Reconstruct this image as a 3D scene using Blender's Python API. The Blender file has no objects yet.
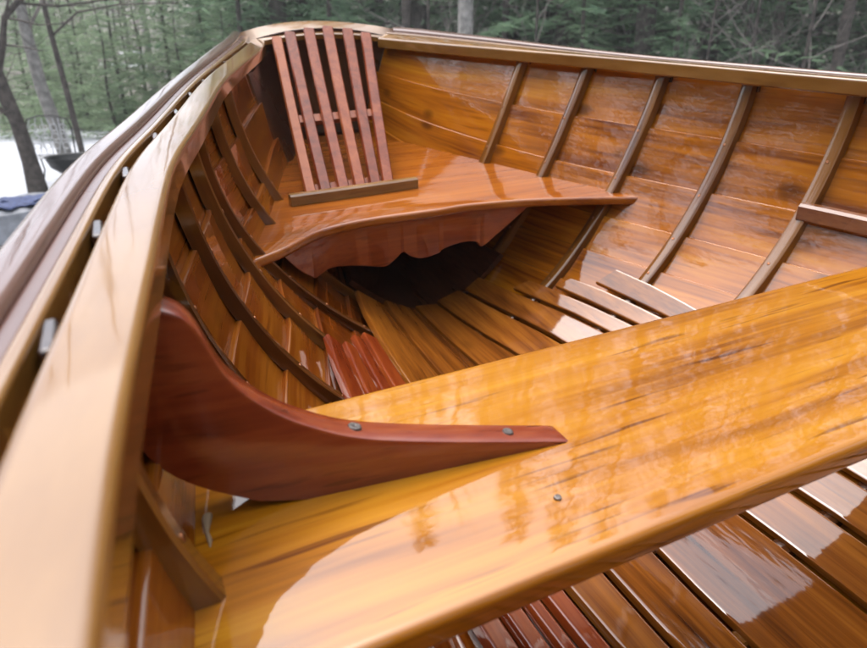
import bpy, math, random
from mathutils import Vector, Matrix, noise
R = math.radians
sc = bpy.context.scene
col = sc.collection
random.seed(7)

# ------------------------------------------------------------------ placement
EYE = 1.35                                  # camera height above the snow
AX = Vector((0.90086, 0.43233, 0.03932))    # boat: to starboard
AY = Vector((-0.43412, 0.89715, 0.08159))   # boat: towards the stern transom
AY = (AY - AX * AY.dot(AX)).normalized()
AZ = AX.cross(AY).normalized()
BOAT = Matrix(((AX.x, AY.x, AZ.x, 0), (AX.y, AY.y, AZ.y, 0), (AX.z, AY.z, AZ.z, EYE), (0, 0, 0, 1)))
CX = 0.5                                    # the boat's centreline, metres to the right of the eye
ORG = Vector((0.0, 0.5, -0.6))              # origin of the boat, on its keel (boat frame, x from centreline)


def tag(o, label=None, cat=None, group=None, kind=None):
    if label: o['label'] = label
    if cat: o['category'] = cat
    if group: o['group'] = group
    if kind: o['kind'] = kind
    return o


def empty(name, mw):
    o = bpy.data.objects.new(name, None)
    o.empty_display_size = 0.1
    col.objects.link(o)
    o.matrix_world = mw
    return o


class MB:
    def __init__(s):
        s.v = []; s.f = []; s.g = []

    def grid(s, rows, closed_u=False, closed_v=False, cap=False, g=None):
        if g:
            for r in g: s.g += [tuple(p) for p in r]
        b = len(s.v); n = len(rows); m = len(rows[0])
        for r in rows:
            s.v += [tuple(p) for p in r]
        for i in range(n - (0 if closed_u else 1)):
            for j in range(m - (0 if closed_v else 1)):
                i2 = (i + 1) % n; j2 = (j + 1) % m
                s.f.append((b + i * m + j, b + i * m + j2, b + i2 * m + j2, b + i2 * m + j))
        if cap:
            s.f.append(tuple(b + j for j in range(m))[::-1])
            s.f.append(tuple(b + (n - 1) * m + j for j in range(m)))
        return s

    def tube(s, pts, rad, n=6, cap=True):
        rows = []
        up = Vector((0.13, 0.21, 1)).normalized()
        pts = [Vector(p) for p in pts]
        for i, p in enumerate(pts):
            d = (pts[min(i + 1, len(pts) - 1)] - pts[max(i - 1, 0)])
            if d.length < 1e-9: d = Vector((0, 0, 1))
            d.normalize()
            a = d.cross(up)
            if a.length < 0.05: a = d.cross(Vector((1, 0, 0)))
            a.normalize(); b = d.cross(a)
            r = rad[i] if hasattr(rad, '__len__') else rad
            rows.append([p + a * (r * math.cos(2 * math.pi * k / n)) + b * (r * math.sin(2 * math.pi * k / n)) for k in range(n)])
        return s.grid(rows, closed_v=True, cap=cap)

    def box(s, x0, x1, y0, y1, z0, z1):
        b = len(s.v)
        s.v += [(x, y, z) for z in (z0, z1) for y in (y0, y1) for x in (x0, x1)]
        s.f += [tuple(b + k for k in q) for q in ((0, 2, 3, 1), (4, 5, 7, 6), (0, 1, 5, 4), (2, 6, 7, 3), (0, 4, 6, 2), (1, 3, 7, 5))]
        return s

    def prism(s, poly, axis_vec):
        b = len(s.v); n = len(poly); a = Vector(axis_vec)
        s.v += [tuple(p) for p in poly] + [tuple(Vector(p) + a) for p in poly]
        s.f.append(tuple(range(b, b + n))[::-1]); s.f.append(tuple(range(b + n, b + 2 * n)))
        for i in range(n):
            j = (i + 1) % n
            s.f.append((b + i, b + j, b + n + j, b + n + i))
        return s

    def build(s, name, mat, parent=None, off=None, smooth=True, bevel=0, segs=2, recalc=True):
        me = bpy.data.meshes.new(name)
        vs = s.v if off is None else [(p[0] - off[0], p[1] - off[1], p[2] - off[2]) for p in s.v]
        me.from_pydata(vs, [], s.f)
        me.materials.append(mat)
        if s.g:
            at = me.attributes.new('grain', 'FLOAT_VECTOR', 'POINT')
            at.data.foreach_set('vector', [c for p in s.g for c in p])
        if recalc:
            import bmesh
            bm = bmesh.new(); bm.from_mesh(me)
            bmesh.ops.recalc_face_normals(bm, faces=bm.faces)
            bm.to_mesh(me); bm.free()
        if smooth:
            me.shade_smooth()
            if hasattr(me, 'set_sharp_from_angle'): me.set_sharp_from_angle(angle=R(38))
        o = bpy.data.objects.new(name, me)
        col.objects.link(o)
        if parent is not None: o.parent = parent
        if bevel:
            md = o.modifiers.new('bevel', 'BEVEL'); md.width = bevel; md.segments = segs
            md.limit_method = 'ANGLE'; md.angle_limit = R(40); md.harden_normals = False
        return o


# ------------------------------------------------------------------ materials
def new_mat(name):
    m = bpy.data.materials.new(name); m.use_nodes = True
    nt = m.node_tree
    return m, nt, nt.nodes, nt.links, nt.nodes['Principled BSDF']


def ramp(nd, stops, interp='LINEAR'):
    r = nd.new('ShaderNodeValToRGB'); cr = r.color_ramp; cr.interpolation = interp
    while len(cr.elements) < len(stops): cr.elements.new(0.5)
    for e, (p, c) in zip(cr.elements, stops):
        e.position = p; e.color = (c[0], c[1], c[2], 1)
    return r


def wood(name, dark, mid, light, axis='Y', scale=1.0, rough=0.045, vary=0.35, knots=0.5, gloss=1.0, wav=0.3, ring=1.0, attr=False, fleck=.5):
    dark, mid, light = ([k * .66 for k in q] for q in (dark, mid, light))
    m, nt, nd, lk, bs = new_mat(name)
    tc = nd.new('ShaderNodeTexCoord'); oi = nd.new('ShaderNodeObjectInfo')
    at_ = nd.new('ShaderNodeAttribute'); at_.attribute_name = 'grain'
    src = at_.outputs['Vector'] if attr else tc.outputs['Object']
    off = nd.new('ShaderNodeVectorMath'); off.operation = 'MULTIPLY_ADD'
    cmb = nd.new('ShaderNodeCombineXYZ')
    for i in range(3): lk.new(oi.outputs['Random'], cmb.inputs[i])
    lk.new(cmb.outputs[0], off.inputs[0]); off.inputs[1].default_value = (37, 53, 19); lk.new(src, off.inputs[2])
    long, acr = 1.1 * scale, 38 * scale
    sv = {'Y': (acr, long, acr), 'X': (long, acr, acr), 'Z': (acr, acr, long)}[axis]
    mp = nd.new('ShaderNodeVectorMath'); mp.operation = 'MULTIPLY'; mp.inputs[1].default_value = sv
    # knots bend the grain round them
    vo = nd.new('ShaderNodeTexVoronoi'); vo.inputs['Scale'].default_value = 1.0
    ks = nd.new('ShaderNodeVectorMath'); ks.operation = 'MULTIPLY'
    kv = {'Y': (13, 6.5, 13), 'X': (6.5, 13, 13), 'Z': (13, 13, 6.5)}[axis]; ks.inputs[1].default_value = kv
    lk.new(off.outputs[0], ks.inputs[0]); lk.new(ks.outputs[0], vo.inputs['Vector'])
    kn = ramp(nd, [(0.0, (1, 1, 1)), (0.09, (0.75, 0.75, 0.75)), (0.17, (0.12, 0.12, 0.12)), (0.4, (0, 0, 0))])
    lk.new(vo.outputs['Distance'], kn.inputs[0])
    n0 = nd.new('ShaderNodeTexNoise'); n0.inputs['Scale'].default_value = 5 * scale; n0.inputs['Detail'].default_value = 2
    lk.new(off.outputs[0], n0.inputs['Vector'])
    w0 = nd.new('ShaderNodeVectorMath'); w0.operation = 'MULTIPLY_ADD'
    lk.new(n0.outputs['Color'], w0.inputs[0]); w0.inputs[1].default_value = (0.010 / scale,) * 3; lk.new(off.outputs[0], w0.inputs[2])
    lk.new(w0.outputs[0], mp.inputs[0])
    n1 = nd.new('ShaderNodeTexNoise'); n1.inputs['Scale'].default_value = 1.0; n1.inputs['Detail'].default_value = 5; n1.inputs['Roughness'].default_value = 0.62
    n1.inputs['Distortion'].default_value = 0.6
    lk.new(mp.outputs[0], n1.inputs['Vector'])
    # fine fibres
    m2 = nd.new('ShaderNodeVectorMath'); m2.operation = 'MULTIPLY'; m2.inputs[1].default_value = (5, 5, 5) if axis else (1, 1, 1)
    lk.new(mp.outputs[0], m2.inputs[0])
    n2 = nd.new('ShaderNodeTexNoise'); n2.inputs['Scale'].default_value = 1.0; n2.inputs['Detail'].default_value = 3
    lk.new(m2.outputs[0], n2.inputs['Vector'])
    # flat-sawn figure: contour lines of a slow noise
    gs = nd.new('ShaderNodeVectorMath'); gs.operation = 'MULTIPLY'
    ga, gl = 7.5 * scale, .75 * scale
    gs.inputs[1].default_value = {'Y': (ga, gl, ga), 'X': (gl, ga, ga), 'Z': (ga, ga, gl)}[axis]
    lk.new(w0.outputs[0], gs.inputs[0])
    ng = nd.new('ShaderNodeTexNoise'); ng.inputs['Scale'].default_value = 1.0; ng.inputs['Detail'].default_value = 1.5; ng.inputs['Roughness'].default_value = .35
    lk.new(gs.outputs[0], ng.inputs['Vector'])
    gm = nd.new('ShaderNodeMath'); gm.operation = 'MULTIPLY'; gm.inputs[1].default_value = 17; lk.new(ng.outputs[0], gm.inputs[0])
    wv = nd.new('ShaderNodeMath'); wv.operation = 'PINGPONG'; wv.inputs[1].default_value = 1.0; lk.new(gm.outputs[0], wv.inputs[0])
    def math_(op, a, b, clamp=False):
        n = nd.new('ShaderNodeMath'); n.operation = op; n.use_clamp = clamp
        for i, q in enumerate((a, b)):
            if isinstance(q, (int, float)): n.inputs[i].default_value = q
            else: lk.new(q, n.inputs[i])
        return n.outputs[0]
    a = math_('MULTIPLY', n1.outputs[0], 0.62)
    b = math_('MULTIPLY', n2.outputs[0], 0.46)
    c = math_('MULTIPLY', wv.outputs[0], 0.15 * ring)
    d = math_('ADD', a, b); d = math_('ADD', d, c)
    d = math_('ADD', d, math_('MULTIPLY', math_('SUBTRACT', oi.outputs['Random'], 0.5), vary * 0.5))
    d = math_('ADD', d, -0.075 + 0.075 * (1 - ring))
    # broad warm and cool patches
    n3 = nd.new('ShaderNodeTexNoise'); n3.inputs['Scale'].default_value = 3.2 * scale; n3.inputs['Detail'].default_value = 3
    lk.new(off.outputs[0], n3.inputs['Vector'])
    d = math_('ADD', d, math_('MULTIPLY', math_('SUBTRACT', n3.outputs[0], 0.5), 0.24))
    cr = ramp(nd, [(0.25, dark), (0.52, mid), (0.78, light)])
    lk.new(d, cr.inputs[0])
    mx = nd.new('ShaderNodeMix'); mx.data_type = 'RGBA'
    lk.new(math_('MULTIPLY', kn.outputs[0], knots), mx.inputs['Factor']); lk.new(cr.outputs[0], mx.inputs['A'])
    mx.inputs['B'].default_value = (dark[0] * 0.35, dark[1] * 0.3, dark[2] * 0.3, 1)
    # short dark pores and checks along the grain
    sf = nd.new('ShaderNodeVectorMath'); sf.operation = 'MULTIPLY'
    fa, fl = 190, 8
    sf.inputs[1].default_value = {'Y': (fa, fl, fa), 'X': (fl, fa, fa), 'Z': (fa, fa, fl)}[axis]
    lk.new(off.outputs[0], sf.inputs[0])
    nf = nd.new('ShaderNodeTexNoise'); nf.inputs['Scale'].default_value = 1.0; nf.inputs['Detail'].default_value = 2
    lk.new(sf.outputs[0], nf.inputs['Vector'])
    ff = ramp(nd, [(.62, (0, 0, 0)), (.72, (1, 1, 1))]); lk.new(nf.outputs[0], ff.inputs[0])
    mf = nd.new('ShaderNodeMix'); mf.data_type = 'RGBA'; mf.blend_type = 'MULTIPLY'
    lk.new(math_('MULTIPLY', ff.outputs[0], fleck), mf.inputs['Factor']); lk.new(mx.outputs['Result'], mf.inputs['A'])
    mf.inputs['B'].default_value = (.38, .28, .22, 1)
    lk.new(mf.outputs['Result'], bs.inputs['Base Color'])
    bs.inputs['Roughness'].default_value = 0.42
    bs.inputs['Specular IOR Level'].default_value = 0.04
    bs.inputs['Coat Weight'].default_value = gloss; bs.inputs['Coat IOR'].default_value = 1.7
    # varnish: brush lines, sags and dust, so the shine breaks up
    n4 = nd.new('ShaderNodeTexNoise'); n4.inputs['Scale'].default_value = 17; n4.inputs['Detail'].default_value = 3; n4.inputs['Roughness'].default_value = 0.55
    s4 = nd.new('ShaderNodeVectorMath'); s4.operation = 'MULTIPLY'
    s4.inputs[1].default_value = {'Y': (1.5, .45, 1.5), 'X': (.45, 1.5, 1.5), 'Z': (1.5, 1.5, .45)}[axis]
    lk.new(tc.outputs['Object'], s4.inputs[0]); lk.new(s4.outputs[0], n4.inputs['Vector'])
    bp = nd.new('ShaderNodeBump'); bp.inputs['Strength'].default_value = wav * .7; bp.inputs['Distance'].default_value = 0.003
    hh = math_('ADD', n4.outputs[0], math_('MULTIPLY', n1.outputs[0], 0.07))
    n5 = nd.new('ShaderNodeTexNoise'); n5.inputs['Scale'].default_value = 260; n5.inputs['Detail'].default_value = 1
    lk.new(tc.outputs['Object'], n5.inputs['Vector'])
    dust = math_('MULTIPLY', math_('GREATER_THAN', n5.outputs[0], 0.74), 0.10)
    hh = math_('ADD', hh, dust)
    lk.new(hh, bp.inputs['Height']); lk.new(bp.outputs[0], bs.inputs['Coat Normal'])
    b2 = nd.new('ShaderNodeBump'); b2.inputs['Strength'].default_value = 0.35; b2.inputs['Distance'].default_value = 0.001
    lk.new(n1.outputs[0], b2.inputs['Height']); lk.new(b2.outputs[0], bs.inputs['Normal'])
    rr = nd.new('ShaderNodeMapRange'); rr.inputs['From Min'].default_value = 0.3; rr.inputs['From Max'].default_value = 0.75
    rr.inputs['To Min'].default_value = rough; rr.inputs['To Max'].default_value = rough * 2.6
    lk.new(n3.outputs[0], rr.inputs['Value']); lk.new(rr.outputs[0], bs.inputs['Coat Roughness'])
    return m


M = {}
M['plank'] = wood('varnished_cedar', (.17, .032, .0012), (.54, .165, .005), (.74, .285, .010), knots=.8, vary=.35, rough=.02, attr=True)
M['plank_shaded'] = wood('varnished_cedar_shaded', (.075, .011, .0010), (.28, .064, .004), (.44, .14, .010), knots=.8, vary=.35, rough=.03, attr=True)  # left planks: weaker light on that side painted in as a darker, redder tone
M['board'] = wood('varnished_floor_wood', (.06, .014, .002), (.25, .074, .008), (.43, .150, .017), knots=.4, rough=.025)
M['redboard'] = wood('red_stained_wood', (.10, .012, .003), (.26, .040, .008), (.38, .08, .014), knots=.1, ring=.5, rough=.025)
M['thwart'] = wood('varnished_pine', (.20, .052, .003), (.45, .158, .006), (.60, .255, .014), axis='X', scale=1.0, rough=.02, knots=.15, vary=.0, wav=.15, ring=1.5, fleck=.9)
M['seat'] = wood('varnished_seat_wood', (.20, .042, .003), (.38, .100, .006), (.52, .165, .012), axis='X', knots=.2, vary=0, rough=.025)
M['skirt'] = wood('red_brown_mahogany', (.20, .034, .010), (.34, .066, .018), (.44, .11, .028), axis='X', knots=.1, vary=0, ring=.6)
M['knee'] = wood('dark_mahogany', (.13, .017, .006), (.27, .044, .013), (.36, .08, .022), axis='X', scale=.9, knots=0, vary=0, rough=.08, ring=1.2, wav=.2, fleck=.6)
M['riser'] = wood('varnished_riser', (.12, .035, .012), (.24, .08, .026), (.34, .13, .045), knots=.3, rough=.12)
M['rib'] = wood('varnished_ash_rib', (.045, .012, .003), (.14, .044, .007), (.28, .11, .018), axis='Z', knots=.2, vary=.8, attr=True)
M['rail'] = wood('varnished_ash_rail', (.17, .062, .009), (.28, .128, .026), (.39, .200, .055), scale=2.2, knots=.0, rough=.04, ring=.8, wav=.12, attr=True)
M['outrail'] = wood('varnished_mahogany_rail', (.10, .045, .03), (.17, .085, .06), (.24, .13, .10), scale=1.1, knots=0, rough=.06, attr=True)
M['darkrail'] = wood('brown_sheer_strip', (.06, .014, .005), (.11, .028, .010), (.16, .05, .02), knots=0, rough=.15, attr=True)
M['cleat'] = wood('yellow_ash', (.16, .065, .014), (.28, .13, .03), (.38, .21, .06), axis='X', scale=1.7, knots=0, rough=.1)
M['slat'] = wood('red_slat_wood', (.11, .018, .006), (.23, .046, .014), (.34, .09, .026), axis='Z', knots=.05, vary=.9, rough=.16, gloss=.25)
M['seat_shade'] = wood('dark_brown_seat_shade', (.05, .016, .008), (.10, .032, .014), (.15, .05, .02), knots=.3, vary=0)  # shade under the stern seat, put into the colour
M['dark'] = wood('shade_dark_wood', (.022, .008, .005), (.040, .014, .008), (.06, .022, .012), axis='X', knots=0, vary=0, rough=.15)  # near-black tone paints the unlit stern into the transom's colour


def flat(name, c, rough=.6, metal=0, nscale=20, var=.3, bump=.2):
    m, nt, nd, lk, bs = new_mat(name)
    tc = nd.new('ShaderNodeTexCoord')
    n = nd.new('ShaderNodeTexNoise'); n.inputs['Scale'].default_value = nscale; n.inputs['Detail'].default_value = 6
    lk.new(tc.outputs['Object'], n.inputs['Vector'])
    r = ramp(nd, [(.3, [k * (1 - var) for k in c]), (.7, [min(1, k * (1 + var)) for k in c])])
    lk.new(n.outputs[0], r.inputs[0]); lk.new(r.outputs[0], bs.inputs['Base Color'])
    bs.inputs['Roughness'].default_value = rough; bs.inputs['Metallic'].default_value = metal
    if bump:
        b = nd.new('ShaderNodeBump'); b.inputs['Strength'].default_value = bump; b.inputs['Distance'].default_value = .02
        lk.new(n.outputs[0], b.inputs['Height']); lk.new(b.outputs[0], bs.inputs['Normal'])
    return m


M['metal'] = flat('dull_screw_metal', (.16, .14, .13), .5, 1, 300)
M['copper'] = flat('copper_rivet', (.28, .12, .06), .4, 1, 300)
M['drip'] = flat('clear_varnish_drip', (.26, .19, .12), .1, 0, 60, .2, .1)
M['bark'] = flat('grey_brown_bark', (.06, .05, .043), .95, 0, 16, .55, .9)
M['barkpale'] = flat('pale_grey_bark', (.20, .19, .175), .95, 0, 14, .4, .8)
M['twig'] = flat('bare_twigs', (.17, .15, .135), .95, 0, 5, .4, 0)
M['snow_'] = flat('old_snow', (.80, .81, .84), .7, 0, 2.2, .06, .35)
M['tarp'] = flat('grey_tarp', (.16, .17, .19), .7, 0, 12, .3, .4)
M['blue'] = flat('blue_cloth', (.035, .05, .12), .8, 0, 30, .5, .4)
M['whitemetal'] = flat('white_painted_wire', (.50, .50, .50), .5, 0, 40, .3, 0)
M['blackmetal'] = flat('black_iron', (.03, .03, .03), .5, .6, 40, .3, .1)
M['brick'] = flat('weathered_red_rag', (.35, .06, .05), .8, 0, 40, .4, .2)
M['trailer'] = flat('galvanised_steel', (.30, .31, .33), .45, .8, 20, .2, 0)


def leafmat(name, a, b):
    m, nt, nd, lk, bs = new_mat(name)
    tc = nd.new('ShaderNodeTexCoord'); oi = nd.new('ShaderNodeObjectInfo')
    n = nd.new('ShaderNodeTexNoise'); n.inputs['Scale'].default_value = 1.6; n.inputs['Detail'].default_value = 4
    lk.new(tc.outputs['Object'], n.inputs['Vector'])
    ad = nd.new('ShaderNodeMath'); ad.operation = 'MULTIPLY_ADD'; lk.new(oi.outputs['Random'], ad.inputs[0]); ad.inputs[1].default_value = .3
    lk.new(n.outputs[0], ad.inputs[2])
    r = ramp(nd, [(.4, a), (.85, b)]); lk.new(ad.outputs[0], r.inputs[0]); lk.new(r.outputs[0], bs.inputs['Base Color'])
    bs.inputs['Roughness'].default_value = .75; bs.inputs['Specular IOR Level'].default_value = .2
    tr = nd.new('ShaderNodeBsdfTranslucent'); lk.new(r.outputs[0], tr.inputs['Color'])
    mx = nd.new('ShaderNodeMixShader'); mx.inputs[0].default_value = .35
    out = [q for q in nd if q.type == 'OUTPUT_MATERIAL'][0]
    lk.new(bs.outputs[0], mx.inputs[1]); lk.new(tr.outputs[0], mx.inputs[2]); lk.new(mx.outputs[0], out.inputs[0])
    return m


M['spruce'] = leafmat('spruce_needles', (.10, .17, .10), (.18, .265, .15))
M['pine'] = leafmat('pale_pine_needles', (.18, .25, .15), (.28, .36, .22))

# ------------------------------------------------------------------ hull shape (boat frame: x from centreline)
def lerp(y, xs, ys):
    if y <= xs[0]: return ys[0]
    for i in range(len(xs) - 1):
        if y <= xs[i + 1]:
            t = (y - xs[i]) / (xs[i + 1] - xs[i])
            return ys[i] + (ys[i + 1] - ys[i]) * t
    return ys[-1]


def smooth_table(xs, ys):
    """Catmull-Rom (monotone enough) through a table"""
    def f(y):
        if y <= xs[0]: return ys[0]
        if y >= xs[-1]: return ys[-1]
        for i in range(len(xs) - 1):
            if y <= xs[i + 1]: break
        h = xs[i + 1] - xs[i]; t = (y - xs[i]) / h
        def sl(k):
            if k == 0: return (ys[1] - ys[0]) / (xs[1] - xs[0])
            if k == len(xs) - 1: return (ys[-1] - ys[-2]) / (xs[-1] - xs[-2])
            return (ys[k + 1] - ys[k - 1]) / (xs[k + 1] - xs[k - 1])
        m0, m1 = sl(i) * h, sl(i + 1) * h
        return ((2 * t ** 3 - 3 * t ** 2 + 1) * ys[i] + (t ** 3 - 2 * t ** 2 + t) * m0 + (-2 * t ** 3 + 3 * t ** 2) * ys[i + 1] + (t ** 3 - t ** 2) * m1)
    return f


Y0, Y1 = -2.15, 1.66                     # stem end, transom end
Bf = smooth_table([-2.15, -1.9, -1.5, -1.0, -.4, 0, .14, .28, .42, .54, .63, .75, .99, 1.27, 1.5, 1.66],
                  [.012, .12, .30, .46, .55, .563, .555, .535, .515, .495, .470, .441, .381, .291, .215, .175])
_B0 = Bf
def Bf(y):
    def b(q): return _B0(q) if q <= 1.66 else .175 - .30 * (q - 1.66)
    if y < -1.8: return _B0(y)
    return sum(b(y + o) * w_ for o, w_ in ((-.09, 1), (-.06, 2), (-.03, 3), (0, 4), (.03, 3), (.06, 2), (.09, 1))) / 16
ZK = smooth_table([-2.15, -1.9, -1.2, -.3, .2, .6, 1.07, 1.4, 1.66], [-.30, -.44, -.54, -.57, -.575, -.58, -.575, -.53, -.45])
NN = smooth_table([-2.15, -1, .2, .6, .9, 1.07, 1.6], [.9, 1.6, 2.1, 1.9, 1.3, 1.05, .8])
ZTOP = smooth_table([-2.15, -1, 0, 2], [0.06, -.06, -.105, -.105])


def sst(a, b, x):
    t = min(1, max(0, (x - a) / (b - a))); return t * t * (3 - 2 * t)


def sec(y, t, side, off=0.0):
    """point on the inside of the planking; t = share of the depth, off = distance inboard"""
    zt = ZTOP(y); D = zt - ZK(y)
    t = min(1, max(0, t)); n = NN(y)
    def xz(t):
        x = Bf(y) * math.sqrt(max(0, 1 - t ** n))
        if side < 0: x *= 1 + .11 * sst(.70, .92, y) * math.sin(math.pi * min(1, t * 1.1)) ** 1 * (1 - sst(1.3, 1.6, y))
        return x, zt - D * t
    x, z = xz(t)
    if off:
        e = .01
        xa, za = xz(max(0, t - e)); xb, zb = xz(min(1, t + e))
        dx, dz = xb - xa, zb - za
        L = math.hypot(dx, dz) or 1
        nx, nz = dz / L, -dx / L        # inboard and up
        if nx > 0: nx, nz = -nx, -nz
        if t > .985: nx, nz = nx * .3, 1
        x += nx * off; z += nz * off
        x = max(0, x)
    return Vector((side * x, y, z))


def t_of_z(y, z): return (ZTOP(y) - z) / (ZTOP(y) - ZK(y))
def x_at_z(y, z, side=1, off=0):
    return abs(sec(y, t_of_z(y, z), side, 0).x) - off


rowboat = empty('rowboat', BOAT @ Matrix.Translation(Vector((CX, 0, 0)) + ORG))
tag(rowboat, 'varnished wooden lapstrake rowboat seen from over its left rail', 'rowboat')
P = dict(parent=rowboat, off=ORG)

# ---- planking: one mesh per strake
seams = [.045, .235, .41, .56, .68, .79, .89, .965, 1.0]
for side in (-1, 1):
    for k in range(8):
        ta, tb = seams[k], seams[k + 1]
        mb = MB(); rows = []; gr = []
        ny = 90
        for i in range(ny + 1):
            y = Y0 + (Y1 - Y0) * i / ny
            inner = []; outer = []
            m = 6
            for j in range(m + 1):
                t = max(0, ta) + (tb + (.018 if k < 7 else 0) - max(0, ta)) * j / m
                t = min(t, 1)
                # lower plank's top edge stands 5 mm inboard of the plank above
                o_in = .0072 * (1 - j / m)
                p = sec(y, t, side, o_in if k else 0.0)
                q = sec(y, t, side, o_in - .008 if k else -.008)
                if j == m and k == 7: q = Vector((0, y, p.z - .012)); p = Vector((0, y, p.z))
                if j == 0 and k:      # rounded top arris of the lower plank
                    for dt, oo in ((0, .0035), (.0018, .0058), (.004, .0069)):
                        inner.append(sec(y, t + dt, side, oo))
                else: inner.append(p)
                outer.append(q)
            rows.append(inner + outer[::-1])
            ni, no = len(inner), len(outer)
            gr.append([(.11 * a_ / ni, y, 0) for a_ in range(ni)] + [(.11 * a_ / no, y, .05) for a_ in range(no)][::-1])
        mb.grid(rows, closed_v=True, cap=True, g=gr)
        mb.build('plank', M['plank'] if side > 0 else M['plank_shaded'], **P)

# ---- ribs: bent frames right across the boat, 150 mm apart
RIBS = {1: [1.52 - .151 * k for k in range(23)], -1: [1.5145 - .1265 * k for k in range(27)]}
for side in (-1, 1):
    for y in RIBS[side]:
        if y < -1.85 or y > (1.3 if side > 0 else 1.15): continue
        mb = MB(); rows = []; gr = []
        N = 36
        w = .0105 if side > 0 else .0085
        for i in range(N + 1):
            t = .052 + .948 * (i / N)
            if t > .985: t = .985 if i < N else 1.0
            pin = sec(y, t, side, .0165); pout = sec(y, t, side, .001)
            pm = sec(y, t, side, .0145)
            if i == N:
                pin.x = pout.x = pm.x = 0
            rows.append([pout + Vector((0, -w, 0)), pm + Vector((0, -w, 0)), pin + Vector((0, -w * .75, 0)), pin + Vector((0, w * .75, 0)), pm + Vector((0, w, 0)), pout + Vector((0, w, 0))])
            gr.append([(.004 * k_, .003 * k_, .6 * i / N) for k_ in range(6)])
        mb.grid(rows, closed_v=True, cap=True, g=gr)
        mb.build('rib', M['rib'], **P)

# ---- rails
def zout(y): return .022 * sst(.9, 1.65, y)


def rail(name, side, o0, o1, ztop, zbot, mat, rad=.004, ya=Y0 + .06, yb=Y1 + .01, slope=True):
    """a long rail; o0..o1 inboard to outboard offsets from the planking's inside"""
    mb = MB(); rows = []; gr = []; arc_ = 0; last = None
    n = 140
    for i in range(n + 1):
        y = ya + (yb - ya) * i / n
        b = Bf(y); zt = ZTOP(y); e = .002
        d = (Bf(y + e) - Bf(y - e)) / (2 * e); L = math.sqrt(1 + d * d)
        nx, ny = 1 / L, -d / L            # outboard normal in plan
        w = o1 - o0
        prof = []
        def c(u, z):                      # u outward distance
            tilt = zout(y) * (u + .034) / .07 if slope else 0
            xx = b + u * nx
            return Vector((side * max(xx, .002), y + u * ny, zt + z + tilt))
        r = rad; ksteps = 4
        for s in range(ksteps + 1):
            a = math.pi / 2 * s / ksteps
            prof.append(c(o0 + r - r * math.cos(a), ztop - r + r * math.sin(a)))
        prof.append(c(o0 + r * 1.35, ztop + .0001)); prof.append(c(o1 - r * 1.35, ztop + .0001))
        for s in range(ksteps + 1):
            a = math.pi / 2 * s / ksteps
            prof.append(c(o1 - r + r * math.sin(a), ztop - r + r * math.cos(a)))
        rr = min(r, .0025)
        prof.append(c(o1, ztop - r * 1.4)); prof.append(c(o1, zbot + rr)); prof.append(c(o1 - rr, zbot)); prof.append(c(o0 + rr, zbot)); prof.append(c(o0, zbot + rr)); prof.append(c(o0, ztop - r * 1.4))
        if last is not None: arc_ += (prof[0] - last).length
        last = prof[0].copy()
        gr.append([(.002 * k_, arc_, .0013 * k_) for k_ in range(len(prof))])
        rows.append(prof)
    mb.grid(rows, closed_v=True, cap=True, g=gr)
    return mb.build(name, mat, **P)


for side in (-1, 1):
    rail('inwale', side, -.037, -.0072, .0, -.0225, M['rail'], rad=.0035, yb=1.655)
    rail('sheer_edge', side, -.0005, .0062, -.001, -.03, M['rail'], rad=.002)
    rail('sheer_strip', side, .0064, .0143, -.003, -.03, M['darkrail'], rad=.001)
    rail('outwale', side, .0145, .034, .002, -.022, M['outrail'], rad=.005)

# rib heads glued between inwale and planking show as blocks in the open rail
for side in (-1, 1):
    for y in RIBS[side]:
        if y < -1.7 or y > 1.6: continue
        b = Bf(y); z = ZTOP(y)
        mb = MB(); mb.box(side * (b - .0068), side * (b - .0008), y - .014, y + .014, z - .035, z - .0035)
        mb.build('spacer_block', M['dark'], bevel=.0015, **P)

# ---- transom with its crowned cap
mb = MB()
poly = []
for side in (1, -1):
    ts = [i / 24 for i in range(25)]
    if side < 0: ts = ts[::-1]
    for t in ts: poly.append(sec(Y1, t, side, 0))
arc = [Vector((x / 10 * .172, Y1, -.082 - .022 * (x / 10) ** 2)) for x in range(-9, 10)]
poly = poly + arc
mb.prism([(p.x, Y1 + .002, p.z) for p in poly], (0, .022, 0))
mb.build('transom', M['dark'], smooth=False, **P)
for side in (-1,):        # added dark shell, standing in for shade in the left stern corner
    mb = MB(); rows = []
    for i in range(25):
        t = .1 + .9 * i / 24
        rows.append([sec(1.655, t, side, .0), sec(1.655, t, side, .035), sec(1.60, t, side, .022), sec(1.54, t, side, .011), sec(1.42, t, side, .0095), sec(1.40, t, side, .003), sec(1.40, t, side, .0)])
    mb.grid(rows, closed_v=True, cap=True); mb.build('stern_corner_shade', M['dark'], **P)
mb = MB(); rows = []
for i in range(25):
    u = -1 + i / 12
    x = u * .205
    zc = -.077 - .021 * u * u
    yb = 1.745 - .10 * abs(u) ** 2.4
    ya = 1.650 - .012 * abs(u)
    ya = 1.655
    if yb < ya + .012: yb = ya + .012
    rows.append([Vector((x, ya, zc - .018)), Vector((x, ya, zc - .028)), Vector((x, yb, zc - .012)), Vector((x, yb + .004, zc - .002)), Vector((x, yb, zc + .008)), Vector((x, ya + .006, zc - .013))])
mb.grid(rows, closed_v=True, cap=True, g=[[(.003 * k_, i_ * .017, 0) for k_ in range(6)] for i_ in range(25)])
mb.build('transom_cap', M['rail'], **P)
# stem at the other end
mb = MB()
mb.tube([(0, -2.16, .09), (0, -2.165, -.1), (0, -2.15, -.25), (0, -2.08, -.38), (0, -1.95, -.46), (0, -1.7, -.51)], .018, 8)
mb.build('stem', M['skirt'], **P)
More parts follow.
